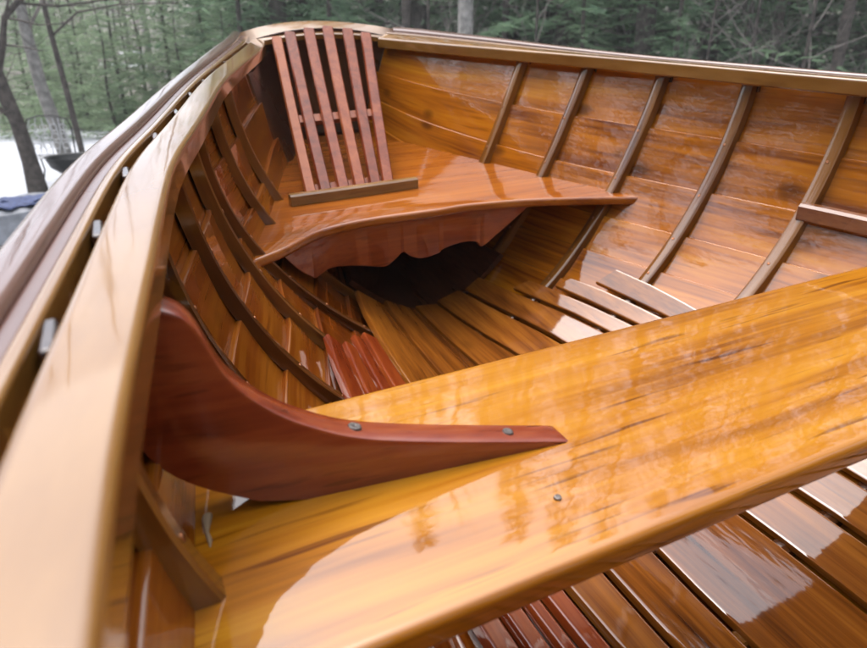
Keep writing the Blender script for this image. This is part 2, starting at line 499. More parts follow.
# keel
mb = MB(); rows = []
for i in range(41):
    y = -2.0 + (1.67 + 2.0) * i / 40; z = ZK(y)
    rows.append([(-.016, y, z - .045), (.016, y, z - .045), (.016, y, z - .011), (-.016, y, z - .011)])
mb.grid(rows, closed_v=True, cap=True); mb.build('keel', M['skirt'], smooth=False, **P)

# ---- floor boards lying on the ribs
BO = .0175


def surf_from_x(y, x, off):
    side = 1 if x >= 0 else -1
    lo, hi = .05, 1.0
    for _ in range(30):
        m = (lo + hi) / 2
        if abs(sec(y, m, side, off).x) > abs(x): lo = m
        else: hi = m
    return sec(y, (lo + hi) / 2, side, off).z


def board(c0, c1, ya, yb, mat, th=.009, tip=0.0, outer=False):
    """c0, c1: edge curves x(y), left and right"""
    mb = MB(); rows = []
    n = 34
    for i in range(n + 1):
        y = ya + (yb - ya) * i / n
        gp = .0058 - .0016 * sst(.4, .7, y)
        if outer: gp = .0048 - .0028 * sst(.4, .7, y)
        x0, x1 = c0(y) + gp, c1(y) - gp
        if x1 < x0 + .004: x1 = x0 + .004
        ys = y
        za, zb = surf_from_x(y, x0, BO), surf_from_x(y, x1, BO)
        sl = (zb - za) / (x1 - x0)
        L = math.sqrt(1 + sl * sl); nx, nz = -sl / L, 1 / L
        r = .0025
        def q(u, h):
            return Vector((x0 + (x1 - x0) * u + nx * h, ys - tip * u * (i / n), za + (zb - za) * u + nz * h))
        W = math.hypot(x1 - x0, zb - za); ru = min(.3, r / W)
        rows.append([q(0, 0), q(0, th - r), q(ru * .3, th - r * .3), q(ru, th), q(ru * 1.6, th), q(1 - ru * 1.6, th), q(1 - ru, th), q(1 - ru * .3, th - r * .3), q(1, th - r), q(1, 0)])
    mb.grid(rows, closed_v=True, cap=True)
    return mb.build('floor_board', mat, **P)


ys_ = [-1.6, -.6, .25, .62, .8, .93, 1.2]
def cur(*v): return smooth_table(ys_, list(v))
E = [cur(-.11, -.27, -.318, -.322, -.300, -.272, -.20),
     cur(-.095, -.24, -.281, -.290, -.275, -.250, -.18),
     cur(-.08, -.21, -.249, -.259, -.253, -.236, -.165),
     cur(-.065, -.17, -.222, -.232, -.229, -.216, -.15),
     cur(-.05, -.14, -.188, -.196, -.197, -.190, -.14),
     cur(-.03, -.09, -.130, -.122, -.120, -.122, -.10),
     cur(-.01, -.035, -.056, -.036, -.032, -.040, -.045),
     cur(.02, .05, .080, .064, .046, .026, -.005),
     cur(.045, .11, .152, .134, .116, .092, .04),
     cur(.065, .16, .212, .194, .168, .137, .075),
     cur(.075, .20, .252, .228, .196, .166, .10),
     cur(.09, .23, .288, .256, .224, .19, .12),
     cur(.11, .26, .318, .286, .256, .215, .14)]
ends = [.735, .755, .80, .83, .99, 1.02, 1.04, 1.05, 1.04, .955, .885, .825]
for k in range(12):
    mt = M['redboard'] if k < 4 else M['board']
    board(E[k], E[k + 1], -1.45, ends[k], mt, tip=.02 if k > 8 else 0, outer=k > 8)

# added dark sheet over the bilge, standing in for shade under the stern seat
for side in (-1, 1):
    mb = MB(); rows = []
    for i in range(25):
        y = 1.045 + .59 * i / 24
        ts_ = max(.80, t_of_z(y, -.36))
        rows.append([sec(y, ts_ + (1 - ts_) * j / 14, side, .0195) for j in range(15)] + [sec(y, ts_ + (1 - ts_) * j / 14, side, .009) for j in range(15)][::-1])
    mb.grid(rows, closed_v=True, cap=True); mb.build('bilge_shade_sheet', M['seat_shade'], **P)

# ---- riser cleats the thwart lies on
for side in (-1, 1):
    mb = MB(); rows = []
    for i in range(31):
        y = -.35 + ((.615 if side > 0 else .40) + .35) * i / 30
        z = -.284
        x = x_at_z(y, z, 1) - .0168
        if side < 0: x = x_at_z(y, z, -1) - .0168
        r = .004
        rows.append([(side * x, y, z - .027), (side * x, y, z), (side * (x - .013), y, z), (side * (x - .017), y, z - .004), (side * (x - .017), y, z - .023), (side * (x - .013), y, z - .027)])
    mb.grid(rows, closed_v=True, cap=True)
    mb.build('seat_riser', M['riser'], **P)

# ---- rowing thwart
def plank_poly(left, right, ztop, th, rfront, name, mat, ny=14, crown=0):
    """left,right: functions y->x ; near and far edges rounded"""
    mb = MB()
    ya, yb = rfront
    rad = min(th * .48, .0055)
    stat = []
    K = 6
    for s in range(K + 1):
        a = math.pi / 2 * s / K
        stat.append((ya + rad - rad * math.cos(a), ztop - rad + rad * math.sin(a)))
    stat.append((ya + rad + .0012, ztop))
    for s in range(1, ny): stat.append((ya + rad + (yb - ya - 2 * rad) * s / ny, ztop))
    stat.append((yb - rad - .0012, ztop))
    for s in range(K + 1):
        a = math.pi / 2 * s / K
        stat.append((yb - rad + rad * math.sin(a), ztop - rad + rad * math.cos(a)))
    for s in range(K + 1):
        a = math.pi / 2 * s / K
        stat.append((yb - rad + rad * math.cos(a), ztop - th + rad - rad * math.sin(a)))
    for s in range(K + 1):
        a = math.pi / 2 * s / K
        stat.append((ya + rad - rad * math.sin(a), ztop - th + rad - rad * math.cos(a)))
    rows = []
    for (y, z) in stat:
        a, b = left(y), right(y)
        rows.append([(a + (b - a) * j / 24, y, z) for j in range(25)])
    # transpose so the caps close the ends
    rows = [list(r) for r in zip(*rows)]
    mb.grid(rows, closed_v=True, cap=True)
    return mb.build(name, mat, **P)


ZTH = -.263
thwart = plank_poly(lambda y: -(x_at_z(y, ZTH, -1) + .001), lambda y: x_at_z(y, ZTH, 1) + .001, ZTH, .0205, (.186, .3855), 'thwart', M['thwart'])
# a second thwart behind the photographer's side of the boat
plank_poly(lambda y: -(x_at_z(y, ZTH, -1) + .001), lambda y: x_at_z(y, ZTH, 1) + .001, ZTH, .0205, (-.78, -.58), 'thwart', M['thwart'])

# ---- knee on the thwart
FT = [(-.520, -.125), (-.495, -.1325), (-.483, -.144), (-.471, -.176), (-.451, -.200), (-.427, -.217), (-.401, -.229), (-.359, -.241), (-.310, -.253), (-.278, -.2605), (-.271, -.2627)]
BT = [(-.466, -.2570), (-.492, -.241), (-.510, -.224), (-.520, -.204), (-.530, -.17)]
def spl(pts, m=5):
    out = []
    for i in range(len(pts) - 1):
        p0 = pts[max(i - 1, 0)]; p1 = pts[i]; p2 = pts[i + 1]; p3 = pts[min(i + 2, len(pts) - 1)]
        for s in range(m):
            t = s / m
            out.append(tuple(.5 * (2 * b + (c - a) * t + (2 * a - 5 * b + 4 * c - d) * t * t + (3 * b - a - 3 * c + d) * t ** 3) for a, b, c, d in zip(p0, p1, p2, p3)))
    out.append(pts[-1]); return out
top = spl(FT); bot = [(-.271, -.2632), (-.44, -.2632)] + spl(BT)
outl = top + bot
KY = lambda x: .300 - .13 * (x + .5)
mb = MB()
tk = .021; e = .0022
def ring_(inset, dy):
    # inset only the top profile, for a softened arris
    out = []
    for i, (x, z) in enumerate(outl):
        zz = z - (inset if i < len(top) else 0)
        xx = x - (inset * .7 if i < len(top) else 0)
        out.append(Vector((xx, KY(x) + dy, zz)))
    return out
rows = [ring_(e, 0), ring_(e * .3, e * .3), ring_(0, e), ring_(0, tk - e), ring_(e * .3, tk - e * .3), ring_(e, tk)]
mb.grid(rows, closed_v=True)
b0 = 0; n = len(outl)
mb.f.append(tuple(range(n))[::-1]); mb.f.append(tuple(range(5 * n, 6 * n)))
knee = mb.build('thwart_knee', M['knee'], **P)


def disc(c, nrm, r, mat, name, par, h=.0012, slot=True):
    c = Vector(c); nrm = Vector(nrm).normalized()
    a = nrm.orthogonal().normalized(); b = nrm.cross(a)
    mb = MB(); rows = []
    for rr, hh in ((r * 1.0, -.001), (r, 0), (r * .85, h * .8), (r * .3, h), (r * .05, h * .6)):
        rows.append([c + nrm * hh + (a * math.cos(2 * math.pi * k / 14) + b * math.sin(2 * math.pi * k / 14)) * rr for k in range(14)])
    mb.grid(rows, closed_v=True, cap=True)
    return mb.build(name, mat, parent=par, off=ORG)


disc((-.407, .2990, -.2266), (.28, 0, 1), .0044, M['metal'], 'screw', knee)
disc((-.309, .2860, -.2530), (.2, 0, 1), .0038, M['metal'], 'screw', knee)
disc((-.309, .230, ZTH + .0003), (0, 0, 1), .0025, M['metal'], 'screw', thwart)
# hardened blob of varnish in the corner behind the knee
mb = MB()
mb.tube([(-.497, .303, -.2615), (-.495, .300, -.2605), (-.496, .296, -.2610), (-.497, .290, -.2622), (-.4965, .284, -.2626), (-.497, .279, -.2632)], [.0006, .0030, .0024, .0011, .0014, .0004], 8)
mb.build('varnish_drip', M['drip'], parent=thwart, off=ORG)

# ---- stern seat, its shaped apron and backrest foot
ZS = -.33
front = [(-.385, .835), (-.367, .852), (-.309, .887), (-.249, .935), (-.199, .953), (-.136, .961), (-.028, .958), (.03, .961), (.147, .939), (.277, .890), (.311, .874), (.335, .862)]
fr_ = spl(front, 6)
fr_ = [(x, y) for x, y in fr_ if -(x_at_z(y, ZS, -1) + .001) < x < x_at_z(y, ZS, 1) + .001]
def along(pts, u):
    d = [0]
    for a, b in zip(pts, pts[1:]): d.append(d[-1] + math.hypot(b[0] - a[0], b[1] - a[1]))
    q = u * d[-1]
    for k in range(len(pts) - 1):
        if q <= d[k + 1]: break
    t = (q - d[k]) / (d[k + 1] - d[k])
    return Vector((pts[k][0] + (pts[k + 1][0] - pts[k][0]) * t, pts[k][1] + (pts[k + 1][1] - pts[k][1]) * t))
YB = 1.645
def seat_pt(u, v):
    f = along(fr_, u)
    yl = fr_[0][1] + (YB - fr_[0][1]) * v; yr = fr_[-1][1] + (YB - fr_[-1][1]) * v
    Lp = Vector((-(x_at_z(yl, ZS, -1) + .0005), yl)); Rp = Vector((x_at_z(yr, ZS, 1) + .0005, yr))
    xb = x_at_z(YB, ZS, 1)
    bk = Vector((-xb + 2 * xb * u, YB))
    f0, f1 = along(fr_, 0), along(fr_, 1); b0 = Vector((-xb, YB)); b1 = Vector((xb, YB))
    if v == 0: return f
    return (1 - v) * f + v * bk + (1 - u) * Lp + u * Rp - ((1 - u) * (1 - v) * f0 + u * (1 - v) * f1 + (1 - u) * v * b0 + u * v * b1)
th = .015; NU, NV = 48, 16
ra = .0055
rows = []
for iu in range(NU + 1):
    u = iu / NU; line = []
    f = seat_pt(u, 0); nxt = seat_pt(u, 1 / NV); dr = (nxt - f).normalized()
    for k in range(6):                       # rounded lower front edge up to the top
        a = math.pi / 2 * k / 5
        o = ra * (1 - math.sin(a))
        line.append((f.x + dr.x * o, f.y + dr.y * o, ZS - th + ra * (1 - math.cos(a))))
    for k in range(6):
        a = math.pi / 2 * k / 5
        o = ra * (1 - math.cos(a))
        line.append((f.x + dr.x * o, f.y + dr.y * o, ZS - ra + ra * math.sin(a)))
    for iv in range(1, NV + 1):
        p = seat_pt(u, iv / NV); line.append((p.x, p.y, ZS))
    for iv in range(NV, 0, -1):
        p = seat_pt(u, iv / NV); line.append((p.x, p.y, ZS - th))
    rows.append(line)
mb = MB(); mb.grid(rows, closed_v=True, cap=True)
seat = mb.build('stern_seat', M['seat'], **P)

sk = [(-.3066, -.3532), (-.2833, -.3835), (-.262, -.404), (-.2531, -.4101), (-.2411, -.4077), (-.2198, -.4038), (-.1769, -.4116), (-.135, -.4225), (-.1176, -.4238),
      (-.1007, -.4136), (-.0874, -.4046), (-.0726, -.4144), (-.0518, -.4215), (-.0206, -.4172), (-.0084, -.41), (.0246, -.4038), (.0532, -.4058), (.0667, -.4167), (.0924, -.3981), (.1197, -.3758), (.150, -.3475)]
sk = spl(sk, 4)
fsm = smooth_table([-.385, -.309, -.249, -.199, -.120, -.028, .06, .147, .311], [.835, .890, .933, .952, .961, .961, .957, .939, .874])
mb = MB(); rows = []
for x, z in sk:
    z = min(z, ZS - .0165)
    y = fsm(x) + .014
    zt = ZS - .0148
    rows.append([(x, y, zt), (x, y, z + .002), (x, y + .0015, z), (x, y + .0105, z), (x, y + .012, z + .002), (x, y + .012, zt)])
mb.grid(rows, closed_v=True, cap=True)
mb.build('seat_apron', M['skirt'], parent=seat, off=ORG)
# board against which the backrest foots
mb = MB(); a = Vector((-.2495, 1.078, 0)); b = Vector((-.006, 1.0905, 0)); d = (b - a).normalized(); nn = Vector((-d.y, d.x, 0))
rows = []
for i in range(9):
    p = a + (b - a) * i / 8
    rows.append([(p + nn * u + Vector((0, 0, ZS + h))) for u, h in ((0, .0005), (0, .0165), (.003, .0195), (.013, .0195), (.016, .0165), (.016, .0005))])
mb.grid(rows, closed_v=True, cap=True)
mb.build('backrest_foot', M['cleat'], parent=seat, off=ORG)

# copper rivets along the laps where the ribs cross
for side in (-1, 1):
    for k in (1, 2, 3, 4, 5):
        for y in RIBS[side]:
            if not (.2 < y < (1.3 if side > 0 else 1.15)): continue
            t = seams[k] + .022
            c = sec(y, t, side, .0166); nrm = sec(y, t, side, .03) - sec(y, t, side, .01)
            disc(c, nrm, .0026, M['copper'], 'rivet', rowboat, h=.0008)

# ---- loose slatted backrest leaning from the seat to the transom
tops = [(-.113, 1.643, -.101), (-.081, 1.643, -.091), (-.035, 1.643, -.084), (.011, 1.643, -.081), (.061, 1.643, -.087), (.107, 1.643, -.097)]
bots = [(-.203, 1.119), (-.175, 1.120), (-.141, 1.120), (-.109, 1.121), (-.078, 1.124), (-.052, 1.126)]
BO_ = Vector((-.12, 1.12, ZS))
backrest = empty('slatted_backrest', BOAT @ Matrix.Translation(Vector((CX, 0, 0)) + BO_))
tag(backrest, 'loose backrest of six fanned reddish slats leaning on the stern transom', 'backrest')
for i, (tp, bt) in enumerate(zip(tops, bots)):
    B_ = Vector((bt[0], bt[1], ZS + .004)); T_ = Vector(tp)
    ax = (T_ - B_).normalized(); wv = Vector((1, 0, 0)); wv = (wv - ax * wv.dot(ax)).normalized(); dn = ax.cross(wv).normalized()
    if dn.y > 0: dn = -dn
    mb = MB(); rows = []
    wd = [.0115, .0125, .0125, .0125, .0125, .0125][i]
    for s in range(9):
        u = s / 8; c = B_ + (T_ - B_) * u
        c = c - dn * (.006 * math.sin(math.pi * u))
        w2 = wd * (.82 + .18 * u); h2 = .0055
        rows.append([c + wv * (w2 * a) + dn * (h2 * b) for a, b in ((-1, -1), (-1, .5), (-.8, 1), (.8, 1), (1, .5), (1, -1))])
    mb.grid(rows, closed_v=True, cap=True)
    mb.build('slat', M['slat'], parent=backrest, off=BO_)
# crossbar behind the slats
def on(i, u): return Vector((bots[i][0], bots[i][1], ZS + .004)).lerp(Vector(tops[i]), u)
for u, w_ in ((.44, .013),):
    a = on(0, u) + Vector((.002, .0055, -.0115)); b = on(5, u) + Vector((.006, .0055, -.0115))
    up = (on(2, u + .1) - on(2, u)).normalized()
    mb = MB(); nb = Vector((0, .42, -.9)).normalized()
    rows = [[p + up * (w_ * s1) + nb * (.005 * s2) for s1, s2 in ((-1, -1), (1, -1), (1, 1), (-1, 1))] for p in (a, (a + b) / 2, b)]
    mb.grid(rows, closed_v=True, cap=True)
    mb.build('crossbar', M['slat'], parent=backrest, off=BO_, bevel=.001)
for u, w_ in ((.05, .010),):
    a = on(0, u) + Vector((-.001, .0055, -.0115)); b = on(5, u) + Vector((.006, .0055, -.0115))
    mb = MB()
    rows = [[p + up * (w_ * s1) + nb * (.005 * s2) for s1, s2 in ((-1, -1), (1, -1), (1, 1), (-1, 1))] for p in (a, (a + b) / 2, b)]
    mb.grid(rows, closed_v=True, cap=True)
    mb.build('crossbar', M['slat'], parent=backrest, off=BO_, bevel=.001)

# ------------------------------------------------------------------ boat trestles under the keel
for yb in (-1.0, .85):
    base = BOAT @ Vector((CX, yb, ZK(yb) - .05))
    t = empty('trestle', Matrix.Translation((base.x, base.y, 0)))
    tag(t, ('steel trestle under the stern half of the rowboat' if yb > 0 else 'steel trestle under the bow half of the rowboat'), 'trestle', 'trestles under the rowboat')
    mb = MB(); h = base.z
    dx = Vector((AX.x, AX.y, 0)).normalized(); dy = Vector((-dx.y, dx.x, 0))
    mb.tube([-dx * .4 + Vector((0, 0, h - .025)), dx * .4 + Vector((0, 0, h - .025))], .02, 8)
    mb.build('crossbeam', M['trailer'], parent=t)
    for sx in (-1, 1):
        for sy in (-1, 1):
            mb = MB(); mb.tube([dx * .36 * sx + Vector((0, 0, h - .03)), dx * .42 * sx + dy * .28 * sy], .016, 8)
            mb.build('leg', M['trailer'], parent=t)

# ------------------------------------------------------------------ ground
def ground_z(x, y):
    r = math.hypot(x, y)
    z = .05 * noise.noise(Vector((x * .35, y * .35, 0))) + .03 * noise.noise(Vector((x * 1.1, y * 1.1, 3)))
    z += .5 * sst(18, 60, r) * noise.noise(Vector((x * .05, y * .05, 7))) + 9 * sst(17, 75, r)
    return z * sst(0, 2.5, r)


mb = MB(); rings = [0.0] + [.5 * 1.065 ** k for k in range(90)]
rows = []
for r in rings:
    rows.append([(r * math.cos(2 * math.pi * k / 96), r * math.sin(2 * math.pi * k / 96), ground_z(r * math.cos(2 * math.pi * k / 96), r * math.sin(2 * math.pi * k / 96))) for k in range(96)])
mb.grid(rows, closed_v=True)
m, nt, nd, lk, bs = new_mat('snow_and_forest_floor')
tc = nd.new('ShaderNodeTexCoord')
n1 = nd.new('ShaderNodeTexNoise'); n1.inputs['Scale'].default_value = .35; n1.inputs['Detail'].default_value = 7; n1.inputs['Roughness'].default_value = .62
lk.new(tc.outputs['Object'], n1.inputs['Vector'])
ln = nd.new('ShaderNodeVectorMath'); ln.operation = 'LENGTH'; lk.new(tc.outputs['Object'], ln.inputs[0])
mr = nd.new('ShaderNodeMapRange'); mr.inputs['From Min'].default_value = 13; mr.inputs['From Max'].default_value = 20
mr.inputs['To Min'].default_value = -.22; mr.inputs['To Max'].default_value = .20; lk.new(ln.outputs['Value'], mr.inputs['Value'])
ad = nd.new('ShaderNodeMath'); ad.operation = 'ADD'; lk.new(n1.outputs[0], ad.inputs[0]); lk.new(mr.outputs[0], ad.inputs[1])
fr3 = ramp(nd, [(.50, (0, 0, 0)), (.56, (1, 1, 1))]); lk.new(ad.outputs[0], fr3.inputs[0])
n2 = nd.new('ShaderNodeTexNoise'); n2.inputs['Scale'].default_value = 9; n2.inputs['Detail'].default_value = 8
lk.new(tc.outputs['Object'], n2.inputs['Vector'])
lit = ramp(nd, [(.3, (.06, .052, .04)), (.7, (.15, .135, .11))]); lk.new(n2.outputs[0], lit.inputs[0])
snw = ramp(nd, [(.3, (.34, .36, .40)), (.7, (.50, .51, .55))]); lk.new(n2.outputs[0], snw.inputs[0])
mx = nd.new('ShaderNodeMix'); mx.data_type = 'RGBA'; lk.new(fr3.outputs[0], mx.inputs['Factor']); lk.new(snw.outputs[0], mx.inputs['A']); lk.new(lit.outputs[0], mx.inputs['B'])
lk.new(mx.outputs['Result'], bs.inputs['Base Color']); bs.inputs['Roughness'].default_value = .8
bp = nd.new('ShaderNodeBump'); bp.inputs['Strength'].default_value = .5; bp.inputs['Distance'].default_value = .05; lk.new(n2.outputs[0], bp.inputs['Height']); lk.new(bp.outputs[0], bs.inputs['Normal'])
g = mb.build('ground', m); tag(g, kind='structure')

# ------------------------------------------------------------------ trees
rng = random.Random(11)


def branch_tree(h, r0, seed, lean=(0, 0), limbs=14, low=.35, twigs=5, crook=.5):
    """bare deciduous tree: returns (trunk MB, crown MB)"""
    rg = random.Random(seed)
    tr = MB(); cr = MB()
    pts = []; n = 12
    for i in range(n + 1):
        u = i / n
        pts.append(Vector((lean[0] * u * h + crook * .12 * math.sin(u * 7 + seed) * u, lean[1] * u * h + crook * .1 * math.cos(u * 5 + seed) * u, h * u - .1)))
    tr.tube(pts, [r0 * (1.25 if i == 0 else 1) * (1 - .85 * i / n) for i in range(n + 1)], 9)
    def grow(p, d, L, r, lvl):
        q = [p]; dd = d.copy(); c = p.copy(); k = 5
        for i in range(k):
            dd = (dd + Vector((rg.uniform(-.28, .28), rg.uniform(-.28, .28), rg.uniform(-.08, .22)))).normalized()
            c = c + dd * (L / k); q.append(c)
        cr.tube(q, [r * (1 - .75 * i / k) for i in range(k + 1)], 5 if lvl == 0 else 3, cap=False)
        if lvl < 2:
            for j in range(twigs if lvl == 0 else twigs - 1):
                s = rg.randint(1, k)
                nd_ = (dd + Vector((rg.uniform(-1, 1), rg.uniform(-1, 1), rg.uniform(-.4, .8)))).normalized()
                grow(q[s], nd_, L * rg.uniform(.35, .6), r * .42, lvl + 1)
    for i in range(limbs):
        u = low + (1 - low) * (i + rg.random()) / limbs
        a = rg.uniform(0, 6.283)
        k = min(n - 1, int(u * n)); p = pts[k].lerp(pts[k + 1], u * n - k)
        grow(p, Vector((math.cos(a), math.sin(a), rg.uniform(.2, .9))).normalized(), h * .30 * (1.15 - u), r0 * .38 * (1.1 - u * .8), 0)
    return tr, cr


def conifer(h, r0, wid, seed, low=.04, dens=1.0, droop=.25, needle=.16):
    rg = random.Random(seed)
    tr = MB(); cr = MB()
    pts = [Vector((.05 * math.sin(i + seed), .05 * math.cos(i * 1.3 + seed), h * i / 8 - .1)) for i in range(9)]
    tr.tube(pts, [r0 * (1 - .9 * i / 8) for i in range(9)], 8)
    nb = int(h * 13 * dens)
    for i in range(nb):
        u = low + (1 - low) * ((i + rg.random()) / nb) ** 1.15
        a = rg.uniform(0, 6.283); L = wid * (1 - u) ** .8 * rg.uniform(.55, 1.15) + .12
        base = Vector((0, 0, h * u)); d = Vector((math.cos(a), math.sin(a), 0))
        side = Vector((-d.y, d.x, 0))
        steps = max(4, int(L / .13))
        prev = base
        for s in range(1, steps + 1):
            f = s / steps
            c = base + d * (L * f) + Vector((0, 0, .18 * L * f - droop * L * f * f)) + Vector((rg.uniform(-.04, .04), rg.uniform(-.04, .04), rg.uniform(-.04, .04)))
            wdt = needle * (1.25 - .55 * f)
            for _ in range(3):
                sd = (side * rg.choice((-1, 1)) + d * rg.uniform(.1, .9) + Vector((0, 0, rg.uniform(-.55, .35)))).normalized()
                q = c + sd * wdt * rg.uniform(.7, 1.6)
                wv2 = Vector((rg.uniform(-1, 1), rg.uniform(-1, 1), rg.uniform(-1, 1))) * wdt * .2
                b = len(cr.v)
                cr.v += [tuple(c - wv2 * .5), tuple(c + wv2 * .6), tuple(q + wv2 * .25), tuple(q - wv2 * .2)]
                cr.f.append((b, b + 1, b + 2, b + 3))
            prev = c
        if i % 2 == 0: tr.tube([base, base + d * (L * .55) + Vector((0, 0, .06 * L))], [r0 * .14 * (1 - u) + .004, .004], 3, cap=False)
    return tr, cr


def make_proto(kind, **k):
    if kind == 'bare':
        tr, cr = branch_tree(**k); mats = (M['bark'], M['twig'])
    else:
        tr, cr = conifer(**k); mats = (M['bark'], M[kind])
    def me(mb, mt, nm):
        q = bpy.data.meshes.new(nm); q.from_pydata(mb.v, [], mb.f); q.materials.append(mt)
        if nm == 'trunk': q.shade_smooth()
        return q
    return me(tr, mats[0], 'trunk'), me(cr, mats[1], 'crown')


def place(proto, name, x, y, rz, s, label, cat, group=None, mats=None):
    t = empty(name, Matrix.Translation((x, y, ground_z(x, y) - .03)) @ Matrix.Rotation(rz, 4, 'Z') @ Matrix.Scale(s, 4))
    tag(t, label, cat, group)
    for q, nm in zip(proto, ('trunk', 'crown')):
        o = bpy.data.objects.new(nm, q); col.objects.link(o); o.parent = t
    return t


spruces = [make_proto('spruce', h=12, r0=.14, wid=2.3, seed=s, dens=1.5, low=.0, needle=.17) for s in (1, 2, 3)]
pines = [make_proto('pine', h=5.5, r0=.07, wid=1.9, seed=s, dens=2.6, low=.0, droop=.05, needle=.15) for s in (5, 6)]
bares = [make_proto('bare', h=11, r0=.12, seed=s, limbs=15, low=.12) for s in (21, 22, 23)]
saps = [make_proto('bare', h=6, r0=.035, seed=s, limbs=18, low=.05, twigs=5) for s in (31, 32, 33)]


def at(px, Y): return (px - 433.5) / 650 * Y * 1.078      # lateral place for a bearing, at distance Y

# trees with a character of their own, left of the boat
def own_tree(label, x, y, pts, rad, limbs, matb='bark', seed=3):
    t = empty('bare_tree', Matrix.Translation((x, y, ground_z(x, y) - .05)))
    tag(t, label, 'tree')
    mb = MB(); mb.tube(pts, rad, 10); mb.build('trunk', M[matb], parent=t)
    rg = random.Random(seed); cr = MB()
    for lp, lr in limbs:
        cr.tube(lp, [lr * (1 - .6 * i / (len(lp) - 1)) for i in range(len(lp))], 6, cap=False)
        for j in range(7):
            k = rg.randint(1, len(lp) - 1); p = Vector(lp[k]); d = Vector((rg.uniform(-1, 1), rg.uniform(-1, 1), rg.uniform(-.2, 1))).normalized()
            q = [p]
            for _ in range(4):
                d = (d + Vector((rg.uniform(-.3, .3), rg.uniform(-.3, .3), rg.uniform(-.2, .3)))).normalized(); p = p + d * .17; q.append(p)
            cr.tube(q, [lr * .35, lr * .3, lr * .22, lr * .15, .002], 3, cap=False)
            for _ in range(3):
                p2 = q[rg.randint(1, 4)]; d2 = Vector((rg.uniform(-1, 1), rg.uniform(-1, 1), rg.uniform(-.3, 1))).normalized()
                cr.tube([p2, p2 + d2 * .16, p2 + d2 * .3 + Vector((0, 0, .05))], [.004, .003, .001], 3, cap=False)
    cr.build('crown', M['twig' if matb != 'bark' else 'bark'], parent=t, smooth=False, recalc=False)
    return t

ta = own_tree('dark crooked tree with a forked limb, nearest on the left', -4.29, 7.09,
              [(0, 0, 0), (-.02, 0, .4), (-.06, 0, .8), (-.14, 0, 1.15), (-.22, 0, 1.6), (-.34, 0, 2.1), (-.46, 0, 2.7), (-.62, .1, 3.6), (-.7, .1, 4.8), (-.8, 0, 6.4)],
              [.11, .08, .072, .075, .07, .062, .06, .05, .035, .015],
              [([(-.16, 0, 1.25), (.0, -.05, 1.55), (.08, -.05, 1.8), (.35, 0, 2.05), (.62, 0, 2.3), (1.0, .1, 2.7)], .04),
               ([(-.10, 0, .85), (-.28, 0, 1.0), (-.38, .05, 1.2)], .03),
               ([(-.3, 0, 2.0), (-.7, .1, 2.5), (-.9, .1, 3.2), (-1.0, .1, 4.0)], .05),
               ([(.2, 0, 1.93), (.6, 0, 1.9), (1.1, 0, 1.96), (1.6, 0, 1.98)], .014),
               ([(-.6, .1, 3.4), (-.2, .2, 4.0), (.1, .2, 4.9), (.3, .2, 5.9)], .04), ([(-.65, .1, 4.0), (-1.0, .2, 4.8), (-1.3, .1, 5.9)], .04)], seed=5)
own_tree('slim grey bare tree behind the wire chair', -4.72, 8.6,
         [(0, 0, 0), (-.06, 0, .5), (-.16, 0, 1.1), (-.20, 0, 1.7), (-.2, 0, 2.4), (-.25, 0, 3.5), (-.2, 0, 5.0), (-.1, 0, 6.5)],
         [.10, .085, .075, .065, .055, .045, .03, .015],
         [([(-.2, 0, 1.7), (.1, 0, 2.1), (.5, 0, 2.35), (1.0, 0, 2.5)], .022), ([(-.2, 0, 2.3), (-.6, 0, 2.9), (-.9, 0, 3.8)], .025), ([(-.22, 0, 3.2), (.2, .1, 4.0), (.4, .2, 5.2)], .025)], matb='barkpale', seed=8)
own_tree('thin straight dark sapling at the edge of the snow on the left', -5.16, 9.81,
         [(0, 0, 0), (-.05, 0, .9), (-.12, 0, 1.8), (-.16, 0, 2.8), (-.2, 0, 4.2), (-.2, 0, 5.5)],
         [.045, .04, .035, .03, .022, .01],
         [([(-.12, 0, 1.7), (.3, 0, 2.0), (.9, 0, 2.1), (1.7, 0, 2.12)], .018), ([(-.16, 0, 2.8), (-.5, 0, 3.4), (-.6, 0, 4.1)], .016)], seed=9)
# trunks behind the boat's right rail
def trunk_tree(px, Y, r, seed, label, mat='barkpale', h=11):
    tr, cr = branch_tree(h, r, seed, limbs=14, low=.42, crook=.4)
    x = at(px, Y)
    t = empty('bare_tree', Matrix.Translation((x, Y, ground_z(x, Y) - .05)))
    tag(t, label, 'tree')
    tr.build('trunk', M[mat], parent=t); cr.build('crown', M['twig'], parent=t, smooth=False, recalc=False)
trunk_tree(461, 9.0, .115, 41, 'thick pale grey trunk right of the backrest slats')
trunk_tree(411, 11, .085, 42, 'slender dark leaning trunk just above the backrest slats', 'bark')
trunk_tree(494, 12.5, .075, 43, 'thin grey trunk second to the right of the backrest', 'bark')
trunk_tree(512, 15, .07, 44, 'thin trunk standing close beside another among spruces', 'bark')
trunk_tree(781, 9.5, .085, 45, 'dark straight trunk above the right end of the rail', 'bark')
trunk_tree(724, 12, .10, 46, 'broken brown trunk in spruce shade left of the dark straight one', 'bark')
trunk_tree(850, 13, .08, 47, 'grey trunk at the right edge of the picture')
trunk_tree(190, 19, .10, 48, 'pale birch trunk between the far pale pines')

